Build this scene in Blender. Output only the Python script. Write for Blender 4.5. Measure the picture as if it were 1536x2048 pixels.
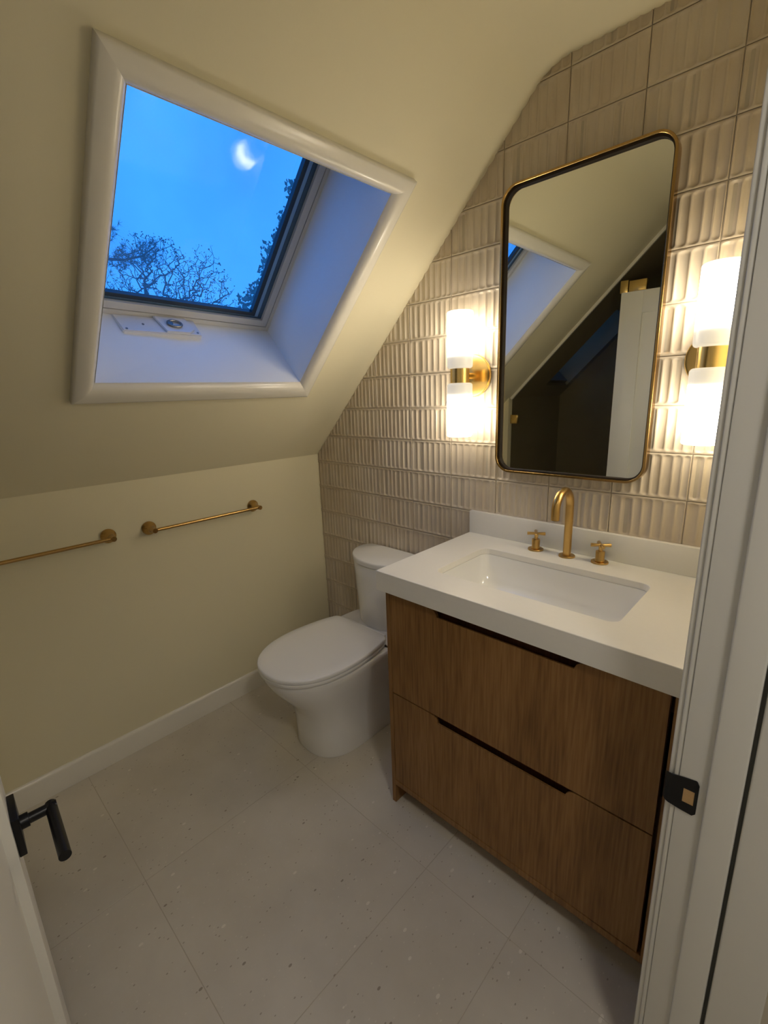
import bpy, bmesh, math, random
from mathutils import Vector, Matrix
PI = math.pi
S = bpy.context.scene
for o in list(bpy.data.objects):
    bpy.data.objects.remove(o)
C = S.collection

# ------------------------------------------------------------------ camera
CAM = Vector((1.9079, -1.4897, 1.3985))
cd = bpy.data.cameras.new('camera'); cam = bpy.data.objects.new('camera', cd); C.objects.link(cam)
F = 922.73
cd.sensor_fit = 'VERTICAL'; cd.sensor_height = 24.0; cd.lens = 24.0 * F / 2048.0
cd.clip_start = 0.02; cd.clip_end = 500
yaw, pit, rol = math.radians(44.066), math.radians(-14.129), math.radians(-2.017)
fw = Vector((-math.sin(yaw) * math.cos(pit), math.cos(yaw) * math.cos(pit), math.sin(pit)))
rt = fw.cross(Vector((0, 0, 1))).normalized(); up = rt.cross(fw)
r2 = math.cos(rol) * rt + math.sin(rol) * up; u2 = -math.sin(rol) * rt + math.cos(rol) * up
M = Matrix((r2, u2, -fw)).transposed().to_4x4(); M.translation = CAM
cam.matrix_world = M
S.camera = cam

# ------------------------------------------------------------------ light levels / world
SCONCE = 17.5          # radiance of the lit globes
HALL = 25.0             # radiance of the hall ceiling lamp
SKYG = 1.0
S.view_settings.view_transform = 'Standard'; S.view_settings.look = 'None'
S.view_settings.gamma = 1.0; S.view_settings.exposure = 0.52; S.view_settings.use_curve_mapping = False
S.cycles.use_denoising = True
S.cycles.max_bounces = 7; S.cycles.diffuse_bounces = 5; S.cycles.glossy_bounces = 3
S.cycles.transmission_bounces = 6; S.cycles.transparent_max_bounces = 10
S.cycles.caustics_reflective = False; S.cycles.caustics_refractive = False
S.cycles.use_adaptive_sampling = True; S.cycles.adaptive_threshold = 0.03; S.cycles.sample_clamp_indirect = 6.0; S.cycles.blur_glossy = 0.5

W = bpy.data.worlds.new('dusk_sky'); S.world = W; W.use_nodes = True
nt = W.node_tree; nt.nodes.clear()
def N(nt, t, **k):
    n = nt.nodes.new(t)
    for a, b in k.items():
        if a in n.inputs: n.inputs[a].default_value = b
        else: setattr(n, a, b)
    return n
L = lambda nt, a, b: nt.links.new(a, b)
wo = N(nt, 'ShaderNodeOutputWorld'); bg = N(nt, 'ShaderNodeBackground')
tc = N(nt, 'ShaderNodeTexCoord'); no = N(nt, 'ShaderNodeTexNoise'); no.inputs['Scale'].default_value = 3.2
no.inputs['Detail'].default_value = 4.0; no.inputs['Roughness'].default_value = 0.5
rp = N(nt, 'ShaderNodeValToRGB')
rp.color_ramp.elements[0].position = 0.36; rp.color_ramp.elements[0].color = (0.033, 0.245, 0.87, 1)
rp.color_ramp.elements[1].position = 0.68; rp.color_ramp.elements[1].color = (0.050, 0.35, 1.20, 1)
L(nt, tc.outputs['Generated'], no.inputs['Vector']); L(nt, no.outputs['Fac'], rp.inputs['Fac'])
L(nt, rp.outputs['Color'], bg.inputs['Color']); bg.inputs['Strength'].default_value = SKYG
L(nt, bg.outputs[0], wo.inputs[0])

# ------------------------------------------------------------------ materials
def mat(name, col, rough=0.5, metal=0.0, noise=None, bump=None, spec=0.5, coat=0.0):
    m = bpy.data.materials.new(name); m.use_nodes = True; t = m.node_tree
    b = t.nodes['Principled BSDF']
    b.inputs['Base Color'].default_value = (*col, 1); b.inputs['Roughness'].default_value = rough
    b.inputs['Metallic'].default_value = metal; b.inputs['Specular IOR Level'].default_value = spec
    b.inputs['Coat Weight'].default_value = coat; b.inputs['Coat Roughness'].default_value = 0.08
    tc = N(t, 'ShaderNodeTexCoord')
    if noise:
        sc, amt = noise
        n = N(t, 'ShaderNodeTexNoise'); n.inputs['Scale'].default_value = sc; n.inputs['Detail'].default_value = 5
        L(t, tc.outputs['Object'], n.inputs['Vector'])
        mx = N(t, 'ShaderNodeMix'); mx.data_type = 'RGBA'
        mx.inputs['A'].default_value = (*[c * (1 - amt) for c in col], 1); mx.inputs['B'].default_value = (*[min(1, c * (1 + amt)) for c in col], 1)
        L(t, n.outputs['Fac'], mx.inputs['Factor']); L(t, mx.outputs['Result'], b.inputs['Base Color'])
    if bump:
        sc, st = bump
        n = N(t, 'ShaderNodeTexNoise'); n.inputs['Scale'].default_value = sc; n.inputs['Detail'].default_value = 4
        L(t, tc.outputs['Object'], n.inputs['Vector'])
        bp = N(t, 'ShaderNodeBump'); bp.inputs['Strength'].default_value = st; bp.inputs['Distance'].default_value = 0.002
        L(t, n.outputs['Fac'], bp.inputs['Height']); L(t, bp.outputs['Normal'], b.inputs['Normal'])
    return m
m_wall = mat('cream_wall_paint', (0.78, 0.725, 0.535), 0.55, noise=(3, .012), bump=(180, .06), spec=.35)
m_ceil = mat('cream_ceiling_paint', (0.78, 0.725, 0.535), 0.6, noise=(3, .012), bump=(180, .06), spec=.3)
m_trim = mat('white_trim_paint', (0.80, 0.775, 0.71), 0.22, noise=(5, .01))
m_well = mat('white_well_paint', (0.87, 0.87, 0.85), 0.5)
m_jamb = mat('white_jamb_paint', (0.76, 0.75, 0.71), 0.25, noise=(6, .01), bump=(60, .03))
m_door = mat('white_door_paint', (0.82, 0.81, 0.77), 0.35, noise=(6, .01))
m_grout = mat('beige_grout', (0.50, 0.44, 0.345), 0.9, noise=(60, .06))
m_fgrout = mat('floor_grout', (0.50, 0.45, 0.37), 0.9, noise=(60, .06))
m_brass = mat('brushed_brass', (0.62, 0.405, 0.145), 0.28, metal=1, noise=(30, .06), bump=(400, .05))
m_brass_dk = mat('aged_brass', (0.50, 0.32, 0.12), 0.25, metal=1, noise=(30, .1), bump=(300, .06))
m_brass_lt = mat('satin_brass', (0.85, 0.60, 0.22), 0.24, metal=1, noise=(20, .04))
m_ceram = mat('white_ceramic', (0.87, 0.865, 0.85), 0.09, coat=.4, noise=(4, .005))
m_seat = mat('white_seat_plastic', (0.88, 0.875, 0.865), 0.2)
m_quartz = mat('white_quartz', (0.84, 0.82, 0.77), 0.30, noise=(90, .015))
m_black = mat('matte_black_metal', (0.006, 0.006, 0.007), 0.38, metal=.3, noise=(40, .2))
m_dark = mat('black_gap', (0.004, 0.003, 0.003), 0.9)
m_gap = mat('grey_gap_shade', (0.10, 0.10, 0.09), 0.8)  # dark grey stands in for the shade in the jamb groove
m_rawwood = mat('raw_pine', (0.52, 0.33, 0.15), 0.7, noise=(40, .2))
m_plast = mat('white_plastic', (0.74, 0.74, 0.74), 0.35)
m_screw = mat('grey_screw_steel', (0.25, 0.24, 0.23), 0.4, metal=1)
m_sash = mat('grey_white_lacquer', (0.62, 0.60, 0.54), 0.35)
m_gasket = mat('dark_glazing_gasket', (0.02, 0.035, 0.05), 0.35)
m_gasket2 = mat('blue_grey_glazing_seal', (0.05, 0.10, 0.16), 0.4)
m_spacer = mat('aluminium_spacer', (0.25, 0.42, 0.60), 0.35, metal=.4)
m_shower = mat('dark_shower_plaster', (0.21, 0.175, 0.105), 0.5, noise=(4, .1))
m_lip = mat('lip_dark_reflection', (0.02, 0.012, 0.006), 0.5)  # dark reflection along the mirror's inner edge, painted into the lip colour
m_hose = mat('dark_bronze_hose', (0.05, 0.035, 0.025), 0.35, metal=.8)
m_bark = mat('dark_bark', (0.05, 0.05, 0.055), 0.9, noise=(8, .3))
m_leafd = mat('dusky_bud_leaf', (0.06, 0.06, 0.07), 0.8, noise=(3, .3))
m_leafg = mat('deep_green_leaf', (0.05, 0.14, 0.12), 0.7, noise=(2, .3))
m_needle = mat('pine_needle', (0.03, 0.075, 0.075), 0.8, noise=(2, .3))
m_hall = mat('hall_paint', (0.62, 0.60, 0.55), 0.6)
m_hallf = mat('hall_floor', (0.10, 0.08, 0.06), 0.6)

def mat_tile():
    m = mat('glazed_beige_tile', (0.67, 0.585, 0.455), 0.26, spec=.45); t = m.node_tree; b = t.nodes['Principled BSDF']
    oi = N(t, 'ShaderNodeObjectInfo'); tc = N(t, 'ShaderNodeTexCoord')
    mp = N(t, 'ShaderNodeMapping'); mp.inputs['Scale'].default_value = (6, 1, 4)
    L(t, tc.outputs['Object'], mp.inputs['Vector'])
    ad = N(t, 'ShaderNodeVectorMath'); ad.operation = 'ADD'
    cb = N(t, 'ShaderNodeCombineXYZ'); mu = N(t, 'ShaderNodeMath'); mu.operation = 'MULTIPLY'; mu.inputs[1].default_value = 37.0
    L(t, oi.outputs['Random'], mu.inputs[0]); L(t, mu.outputs[0], cb.inputs[1])
    L(t, mp.outputs[0], ad.inputs[0]); L(t, cb.outputs[0], ad.inputs[1])
    n = N(t, 'ShaderNodeTexNoise'); n.inputs['Scale'].default_value = 1.6; n.inputs['Detail'].default_value = 3
    L(t, ad.outputs[0], n.inputs['Vector'])
    r = N(t, 'ShaderNodeValToRGB')
    r.color_ramp.elements[0].position = .25; r.color_ramp.elements[0].color = (0.58, 0.49, 0.375, 1)
    r.color_ramp.elements[1].position = .72; r.color_ramp.elements[1].color = (0.66, 0.58, 0.465, 1)
    sm = N(t, 'ShaderNodeMath'); sm.operation = 'MULTIPLY_ADD'; sm.inputs[1].default_value = .24; 
    L(t, oi.outputs['Random'], sm.inputs[0])
    s2 = N(t, 'ShaderNodeMath'); s2.operation = 'SUBTRACT'; s2.inputs[1].default_value = .15
    L(t, n.outputs['Fac'], s2.inputs[0]); L(t, s2.outputs[0], sm.inputs[2]); L(t, sm.outputs[0], r.inputs[0])
    L(t, r.outputs[0], b.inputs['Base Color'])
    n2 = N(t, 'ShaderNodeTexNoise'); n2.inputs['Scale'].default_value = 45
    bp = N(t, 'ShaderNodeBump'); bp.inputs['Strength'].default_value = .12; bp.inputs['Distance'].default_value = .003
    L(t, tc.outputs['Object'], n2.inputs['Vector']); L(t, n2.outputs['Fac'], bp.inputs['Height']); L(t, bp.outputs[0], b.inputs['Normal'])
    return m
m_tile = mat_tile()

def mat_floor():
    m = mat('limestone_floor_tile', (0.40, 0.36, 0.30), 0.42, spec=.4); t = m.node_tree; b = t.nodes['Principled BSDF']
    tc = N(t, 'ShaderNodeTexCoord'); oi = N(t, 'ShaderNodeObjectInfo')
    n = N(t, 'ShaderNodeTexNoise'); n.inputs['Scale'].default_value = 3.0; n.inputs['Detail'].default_value = 7; n.inputs['Roughness'].default_value = .6
    L(t, tc.outputs['Object'], n.inputs['Vector'])
    r = N(t, 'ShaderNodeValToRGB')
    r.color_ramp.elements[0].position = .3; r.color_ramp.elements[0].color = (0.56, 0.515, 0.44, 1)
    r.color_ramp.elements[1].position = .72; r.color_ramp.elements[1].color = (0.67, 0.625, 0.545, 1)
    L(t, n.outputs['Fac'], r.inputs[0])
    cur = r.outputs[0]
    for sc, th, col, seed in ((40, .15, (0.80, 0.75, 0.66, 1), 0), (38, .12, (0.24, 0.19, 0.14, 1), 9), (110, .18, (0.70, 0.65, 0.56, 1), 5), (95, .17, (0.32, 0.27, 0.21, 1), 3)):
        v = N(t, 'ShaderNodeTexVoronoi'); v.inputs['Scale'].default_value = sc
        mp = N(t, 'ShaderNodeMapping'); mp.inputs['Location'].default_value = (seed, seed * .7, 0); mp.inputs['Rotation'].default_value = (0, 0, seed)
        mp.inputs['Scale'].default_value = (1, .62, 1)
        L(t, tc.outputs['Object'], mp.inputs[0]); L(t, mp.outputs[0], v.inputs['Vector'])
        lt = N(t, 'ShaderNodeMath'); lt.operation = 'LESS_THAN'; lt.inputs[1].default_value = th
        L(t, v.outputs['Distance'], lt.inputs[0])
        sx = N(t, 'ShaderNodeSeparateColor'); L(t, v.outputs['Color'], sx.inputs[0])
        g = N(t, 'ShaderNodeMath'); g.operation = 'GREATER_THAN'; g.inputs[1].default_value = .86 if sc < 60 else .80
        L(t, sx.outputs[0], g.inputs[0])
        mm = N(t, 'ShaderNodeMath'); mm.operation = 'MULTIPLY'; L(t, lt.outputs[0], mm.inputs[0]); L(t, g.outputs[0], mm.inputs[1])
        mk = N(t, 'ShaderNodeMath'); mk.operation = 'MULTIPLY'; mk.inputs[1].default_value = .75; L(t, mm.outputs[0], mk.inputs[0])
        mx = N(t, 'ShaderNodeMix'); mx.data_type = 'RGBA'; mx.inputs['B'].default_value = col
        L(t, mk.outputs[0], mx.inputs['Factor']); L(t, cur, mx.inputs['A']); cur = mx.outputs['Result']
    L(t, cur, b.inputs['Base Color'])
    return m
m_floor = mat_floor()

def mat_wood(name, c1, c2, c3, rough=.42):
    m = mat(name, c2, rough, spec=.35); t = m.node_tree; b = t.nodes['Principled BSDF']
    tc = N(t, 'ShaderNodeTexCoord')
    mp = N(t, 'ShaderNodeMapping'); mp.inputs['Scale'].default_value = (1, 1, .05); L(t, tc.outputs['Object'], mp.inputs[0])
    n = N(t, 'ShaderNodeTexNoise'); n.inputs['Scale'].default_value = 150; n.inputs['Detail'].default_value = 3
    L(t, mp.outputs[0], n.inputs['Vector'])
    mp2 = N(t, 'ShaderNodeMapping'); mp2.inputs['Scale'].default_value = (1, 1, .18); L(t, tc.outputs['Object'], mp2.inputs[0])
    n2 = N(t, 'ShaderNodeTexNoise'); n2.inputs['Scale'].default_value = 11; n2.inputs['Detail'].default_value = 2; n2.inputs['Distortion'].default_value = .6
    L(t, mp2.outputs[0], n2.inputs['Vector'])
    a = N(t, 'ShaderNodeMath'); a.operation = 'MULTIPLY_ADD'; a.inputs[1].default_value = .62
    h = N(t, 'ShaderNodeMath'); h.operation = 'MULTIPLY'; h.inputs[1].default_value = .42
    L(t, n.outputs['Fac'], a.inputs[0]); L(t, n2.outputs['Fac'], h.inputs[0]); L(t, h.outputs[0], a.inputs[2])
    r = N(t, 'ShaderNodeValToRGB'); r.color_ramp.elements[0].position = .34; r.color_ramp.elements[0].color = (*c1, 1)
    r.color_ramp.elements[1].position = .70; r.color_ramp.elements[1].color = (*c3, 1)
    e = r.color_ramp.elements.new(.52); e.color = (*c2, 1)
    L(t, a.outputs[0], r.inputs[0]); L(t, r.outputs[0], b.inputs['Base Color'])
    bp = N(t, 'ShaderNodeBump'); bp.inputs['Strength'].default_value = .12; bp.inputs['Distance'].default_value = .001
    L(t, n.outputs['Fac'], bp.inputs['Height']); L(t, bp.outputs[0], b.inputs['Normal'])
    return m
m_oak = mat_wood('walnut_stained_oak', (0.165, 0.078, 0.024), (0.255, 0.128, 0.041), (0.335, 0.180, 0.064))
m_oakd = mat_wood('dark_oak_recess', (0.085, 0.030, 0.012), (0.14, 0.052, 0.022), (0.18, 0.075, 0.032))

def mat_glass(name, tint=(0.9, 0.95, 1.0), refl=1.0, haze=0):
    m = bpy.data.materials.new(name); m.use_nodes = True; t = m.node_tree; t.nodes.clear()
    o = N(t, 'ShaderNodeOutputMaterial'); tr = N(t, 'ShaderNodeBsdfTransparent'); tr.inputs[0].default_value = (*tint, 1)
    gl = N(t, 'ShaderNodeBsdfGlossy'); gl.inputs['Roughness'].default_value = 0.06
    fr = N(t, 'ShaderNodeFresnel'); fr.inputs[0].default_value = 1.45
    nz = N(t, 'ShaderNodeTexNoise'); nz.inputs['Scale'].default_value = 25; tc = N(t, 'ShaderNodeTexCoord')
    bp = N(t, 'ShaderNodeBump'); bp.inputs['Strength'].default_value = .08; bp.inputs['Distance'].default_value = .002
    L(t, tc.outputs['Object'], nz.inputs['Vector']); L(t, nz.outputs['Fac'], bp.inputs['Height']); L(t, bp.outputs[0], gl.inputs['Normal'])
    if haze:
        tl = N(t, 'ShaderNodeBsdfTranslucent'); tl.inputs[0].default_value = (.9, .9, .9, 1)
        hz = N(t, 'ShaderNodeMixShader'); hz.inputs[0].default_value = haze; L(t, tr.outputs[0], hz.inputs[1]); L(t, tl.outputs[0], hz.inputs[2]); tr = hz
    mu = N(t, 'ShaderNodeMath'); mu.operation = 'MULTIPLY'; mu.inputs[1].default_value = refl
    mx = N(t, 'ShaderNodeMixShader'); L(t, fr.outputs[0], mu.inputs[0]); L(t, mu.outputs[0], mx.inputs[0])
    L(t, tr.outputs[0], mx.inputs[1]); L(t, gl.outputs[0], mx.inputs[2]); L(t, mx.outputs[0], o.inputs[0])
    return m
m_skyglass = mat_glass('skylight_glass', (0.96, 0.98, 1.0), 1.0, .15)
m_showerglass = mat_glass('shower_glass', (0.86, 0.86, 0.82), .6)
def mat_mirror():
    m = bpy.data.materials.new('silvered_mirror'); m.use_nodes = True; t = m.node_tree; t.nodes.clear()
    o = N(t, 'ShaderNodeOutputMaterial'); g = N(t, 'ShaderNodeBsdfGlossy'); g.inputs['Roughness'].default_value = 0.0
    tc = N(t, 'ShaderNodeTexCoord'); n = N(t, 'ShaderNodeTexNoise'); n.inputs['Scale'].default_value = 1.5
    mx = N(t, 'ShaderNodeMix'); mx.data_type = 'RGBA'; mx.inputs['A'].default_value = (.84, .86, .80, 1); mx.inputs['B'].default_value = (.86, .88, .83, 1)
    L(t, tc.outputs['Object'], n.inputs['Vector']); L(t, n.outputs['Fac'], mx.inputs['Factor']); L(t, mx.outputs['Result'], g.inputs[0]); L(t, g.outputs[0], o.inputs[0])
    return m
m_mirror = mat_mirror()
def mat_globe():
    # opal glass lit by its bulb: bright over most of its length, dim over the fitter end (object z 0 = fitter end)
    m = bpy.data.materials.new('lit_opal_glass'); m.use_nodes = True; t = m.node_tree
    b = t.nodes['Principled BSDF']; b.inputs['Base Color'].default_value = (.85, .83, .78, 1); b.inputs['Roughness'].default_value = .25
    tc = N(t, 'ShaderNodeTexCoord'); sp = N(t, 'ShaderNodeSeparateXYZ'); L(t, tc.outputs['Object'], sp.inputs[0])
    mr = N(t, 'ShaderNodeMapRange'); mr.interpolation_type = 'SMOOTHSTEP'
    mr.inputs['From Min'].default_value = .034; mr.inputs['From Max'].default_value = .054
    mr.inputs['To Min'].default_value = .34; mr.inputs['To Max'].default_value = 3.2
    L(t, sp.outputs[2], mr.inputs[0])
    d_ = N(t, 'ShaderNodeMath'); d_.operation = 'SUBTRACT'; d_.inputs[1].default_value = .112; L(t, sp.outputs[2], d_.inputs[0])
    q_ = N(t, 'ShaderNodeMath'); q_.operation = 'DIVIDE'; q_.inputs[1].default_value = .034; L(t, d_.outputs[0], q_.inputs[0])
    p_ = N(t, 'ShaderNodeMath'); p_.operation = 'MULTIPLY'; L(t, q_.outputs[0], p_.inputs[0]); L(t, q_.outputs[0], p_.inputs[1])
    n_ = N(t, 'ShaderNodeMath'); n_.operation = 'MULTIPLY'; n_.inputs[1].default_value = -1; L(t, p_.outputs[0], n_.inputs[0])
    e_ = N(t, 'ShaderNodeMath'); e_.operation = 'EXPONENT'; L(t, n_.outputs[0], e_.inputs[0])
    a_ = N(t, 'ShaderNodeMath'); a_.operation = 'MULTIPLY_ADD'; a_.inputs[1].default_value = SCONCE; L(t, e_.outputs[0], a_.inputs[0]); L(t, mr.outputs[0], a_.inputs[2])
    mr = a_
    b.inputs['Emission Color'].default_value = (1.0, 0.885, 0.69, 1); L(t, mr.outputs[0], b.inputs['Emission Strength'])
    return m
m_globe = mat_globe()
def mat_emit(name, col, st):
    m = bpy.data.materials.new(name); m.use_nodes = True; b = m.node_tree.nodes['Principled BSDF']
    b.inputs['Base Color'].default_value = (*col, 1); b.inputs['Emission Color'].default_value = (*col, 1); b.inputs['Emission Strength'].default_value = st
    return m
m_halllamp = mat_emit('hall_lamp_diffuser', (1.0, .94, .84), HALL)

# ------------------------------------------------------------------ helpers
def obj(name, bm, m, parent=None, smooth=None, loc=None, rot=None):
    bmesh.ops.recalc_face_normals(bm, faces=bm.faces)
    me = bpy.data.meshes.new(name); bm.to_mesh(me); bm.free(); me.materials.append(m)
    if smooth is not None:
        me.polygons.foreach_set('use_smooth', [True] * len(me.polygons))
        me.set_sharp_from_angle(angle=math.radians(smooth))
    o = bpy.data.objects.new(name, me); C.objects.link(o)
    if parent: o.parent = parent
    if loc is not None: o.location = loc
    if rot is not None: o.rotation_euler = rot
    return o
def thing(name, label, cat, loc=(0, 0, 0), rz=0, group=None):
    o = bpy.data.objects.new(name, None); C.objects.link(o); o.location = loc; o.rotation_euler = (0, 0, rz)
    o.empty_display_size = .05; o['label'] = label; o['category'] = cat
    if group: o['group'] = group
    return o
def tag(o, label, cat, group=None):
    o['label'] = label; o['category'] = cat
    if group: o['group'] = group
    return o
def struct(o, label=None, cat=None):
    o['kind'] = 'structure'
    if label: o['label'] = label
    if cat: o['category'] = cat
    return o
def box(bm, x0, y0, z0, x1, y1, z1, bev=0, seg=2):
    t = bmesh.new()
    bmesh.ops.create_cube(t, size=1, matrix=Matrix.Translation(((x0 + x1) / 2, (y0 + y1) / 2, (z0 + z1) / 2)) @ Matrix.Diagonal((abs(x1 - x0), abs(y1 - y0), abs(z1 - z0), 1)))
    if bev: bmesh.ops.bevel(t, geom=t.edges[:], offset=bev, segments=seg, affect='EDGES', profile=.5)
    merge(bm, t); return bm
def merge(bm, t, mtx=None):
    if mtx is not None: t.transform(mtx)
    me = bpy.data.meshes.new('t'); t.to_mesh(me); t.free(); bm.from_mesh(me); bpy.data.meshes.remove(me)
def nb(): return bmesh.new()
def BX(*a, **k): return box(nb(), *a, **k)
def lathe(bm, prof, mtx=Matrix(), n=40, cap=True):
    t = bmesh.new(); rings = []
    for r, z in prof:
        rings.append([t.verts.new((r * math.cos(2 * PI * i / n), r * math.sin(2 * PI * i / n), z)) for i in range(n)])
    for a, b in zip(rings, rings[1:]):
        for i in range(n): t.faces.new((a[i], a[(i + 1) % n], b[(i + 1) % n], b[i]))
    if cap: t.faces.new(rings[0]); t.faces.new(rings[-1])
    merge(bm, t, mtx); return bm
def loft(bm, rings, cap0=True, cap1=True):
    R = [[bm.verts.new(p) for p in r] for r in rings]; n = len(R[0])
    for a, b in zip(R, R[1:]):
        for i in range(n): bm.faces.new((a[i], a[(i + 1) % n], b[(i + 1) % n], b[i]))
    if cap0: bm.faces.new(R[0])
    if cap1: bm.faces.new(R[-1])
    return bm
def tube(bm, pts, rad, n=16, cap=True):
    pts = [Vector(p) for p in pts]; k = len(pts); rings = []
    rads = rad if isinstance(rad, (list, tuple)) else [rad] * k
    t0 = (pts[1] - pts[0]).normalized(); ref = Vector((0, 0, 1)) if abs(t0.z) < .9 else Vector((1, 0, 0))
    x = t0.cross(ref).normalized()
    for i in range(k):
        t = (pts[min(i + 1, k - 1)] - pts[max(i - 1, 0)]).normalized()
        x = (x - t * x.dot(t)).normalized(); y = t.cross(x)
        rings.append([pts[i] + rads[i] * (math.cos(2 * PI * j / n) * x + math.sin(2 * PI * j / n) * y) for j in range(n)])
    return loft(bm, rings, cap, cap)
def prism(bm, poly, fn, d0, d1, bev=0):
    # poly: list of 2D points, fn(a,b,d) -> 3D
    t = bmesh.new(); A = [t.verts.new(fn(a, b, d0)) for a, b in poly]; B = [t.verts.new(fn(a, b, d1)) for a, b in poly]; n = len(poly)
    t.faces.new(A); t.faces.new(B)
    for i in range(n): t.faces.new((A[i], A[(i + 1) % n], B[(i + 1) % n], B[i]))
    if bev:
        bmesh.ops.recalc_face_normals(t, faces=t.faces)
        es = [e for e in t.edges if len(e.link_faces) == 2 and any(len(f.verts) > 4 or n == 4 for f in e.link_faces) and e.calc_face_angle(0) > .9]
        bmesh.ops.bevel(t, geom=es, offset=bev, segments=2, affect='EDGES')
    merge(bm, t); return bm
def rrect(x0, x1, y0, y1, r, n=6):
    P = []
    for cx, cy, a0 in ((x1 - r, y1 - r, 0), (x0 + r, y1 - r, PI / 2), (x0 + r, y0 + r, PI), (x1 - r, y0 + r, 1.5 * PI)):
        for i in range(n + 1): a = a0 + PI / 2 * i / n; P.append((cx + r * math.cos(a), cy + r * math.sin(a)))
    return P
XYZ = lambda a, b, d: (a, b, d)
RX = Matrix.Rotation(PI / 2, 4, 'X')     # +z -> -y
RY = Matrix.Rotation(PI / 2, 4, 'Y')     # +z -> +x

# ------------------------------------------------------------------ room numbers
HK, TA, HC = 1.1178, 0.9963, 2.296
XR = 1.808; AX = math.atan(TA); CA, SA = math.cos(AX), math.sin(AX)
XS = (HC - HK) / TA                      # where the slope meets the flat ceiling
YB = -2.42; XSH = 0.235; YG = -1.60      # shower back wall, shower low wall, glass line
def sl(u, v, d): return (u * CA - d * SA, -v, HK + u * SA + d * CA)    # slope coords: u up the slope, v towards the shower, d outwards

# ---- floor
gf = BX(-.02, YB - .02, -.03, 3.2, .02, -.0008); floor = struct(obj('floor', gf, m_fgrout))
floor['label'] = 'floor of large beige grey speckled stone tiles'
rng = random.Random(4)
xj = [-.0, .605, 1.21, 1.487, 1.806]; yj = [0, -.640, -1.237, -1.84, YB]
g = .0010
for a, b in zip(yj, yj[1:]):
    for c, d in zip(xj, xj[1:]):
        o = obj('tile', BX(c + g, b + g, -.012, d - g, a - g, 0.0, bev=.0004, seg=1), m_floor, floor)
obj('tile', BX(1.808, -1.56, -.012, 1.93, -.71, 0.0, bev=.0008, seg=1), m_floor, floor)
hf = BX(1.932, YB, -.012, 3.2, .0, -.001); obj('hall_floor', hf, m_hallf, floor)

# ---- walls
wl = nb(); box(wl, -.12, YG - .0, 0, 0, .02, HK + .001); o = struct(obj('wall_left', wl, m_wall)); o['label'] = 'low cream knee wall carrying the two towel bars'
rw = nb(); prism(rw, [(0, 0), (XSH, 0), (XSH, HK + XSH * TA), (0, HK)], lambda a, b, d: (a, d, b), YG - .02, YG + .03)
obj('return_wall', rw, m_wall, o)
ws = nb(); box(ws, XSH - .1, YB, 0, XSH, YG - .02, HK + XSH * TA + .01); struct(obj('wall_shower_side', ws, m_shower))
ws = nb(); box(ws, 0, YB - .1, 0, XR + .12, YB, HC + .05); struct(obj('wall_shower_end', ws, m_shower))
# right wall with the doorway
YJ0, YJ1, ZD = -.695, -1.567, 1.925      # strike jamb face, hinge jamb face, head of the opening
wr = nb(); box(wr, XR, YJ0 + .012, 0, 1.93, .02, HC + .05); box(wr, XR, YG - .02, 0, 1.93, YJ1 - .012, HC + .05); box(wr, XR, YJ1 - .012, ZD + .012, 1.93, YJ0 + .012, HC + .05)
wrr = struct(obj('wall_right', wr, m_wall))
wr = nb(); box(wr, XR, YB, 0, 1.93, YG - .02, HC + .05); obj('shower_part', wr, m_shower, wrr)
# hall
wh = nb(); box(wh, 3.1, YB - .1, 0, 3.2, .1, 2.4); box(wh, 1.93, 0.0, 0, 3.2, .1, 2.4); box(wh, 1.93, YB - .1, 0, 3.2, YB, 2.4)
struct(obj('wall_hall', wh, m_hall))
hc = BX(1.93, YB - .1, 2.35, 3.2, .1, 2.45); struct(obj('ceiling_hall', hc, m_hall))
hl = nb(); lathe(hl, [(.16, 0), (.17, .012), (.17, .03)], Matrix.Translation((2.55, -1.45, 2.32)))
hlamp = thing('ceiling_lamp', 'round flush lamp on the ceiling of the hall outside the doorway', 'lamp', (2.55, -1.45, 2.32))
d_ = nb(); lathe(d_, [(.155, -.012), (.162, 0), (.162, .012)]); obj('diffuser', d_, m_halllamp, hlamp)
d_ = nb(); lathe(d_, [(.172, .005), (.172, .03)]); obj('rim', d_, m_trim, hlamp); hl.free()

# ---- ceiling: slope with the two skylight openings + fillet + flat
U0, U1, V0, V1 = .489, 1.224, .333, 1.066       # opening of skylight one in slope coords
UA, UB, VA, VB = .45, 1.10, 1.96, 2.34          # skylight two over the shower
UT = XS / CA
def slope_mesh(v_lo, v_hi, hole, u_lo, u_hi):
    bm = nb(); us = [u_lo, hole[0], hole[1], u_hi]; vs = [v_lo, hole[2], hole[3], v_hi]
    g_ = [[bm.verts.new(sl(u, v, 0)) for v in vs] for u in us]
    for i in range(3):
        for j in range(3):
            if (i, j) != (1, 1): bm.faces.new((g_[i][j], g_[i + 1][j], g_[i + 1][j + 1], g_[i][j + 1]))
    return bm
FIL = .07
c0 = Vector((XS - FIL * CA, HC - FIL * SA)); c1 = Vector((XS, HC)); c2 = Vector((XS + FIL, HC))
pr = []
for i in range(11):
    t = i / 10; p = c0 * (1 - t) ** 2 + 2 * c1 * t * (1 - t) + c2 * t * t; pr.append((p.x, p.y))
pr.append((XR + .001, HC))
VR = [0, .006, .012, .018, .026, .036, .048, .062, .080, .105, .14]
def roll(v): # the plaster swells slightly just before it meets the tiles
    if v <= .048: return .010 * math.sin(PI / 2 * v / .048)
    return .010 * (.5 + .5 * math.cos(PI * min(1, (v - .048) / .092)))
bm = slope_mesh(.14, -YG, (U0, U1, V0, V1), -.005, UT - FIL)
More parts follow.
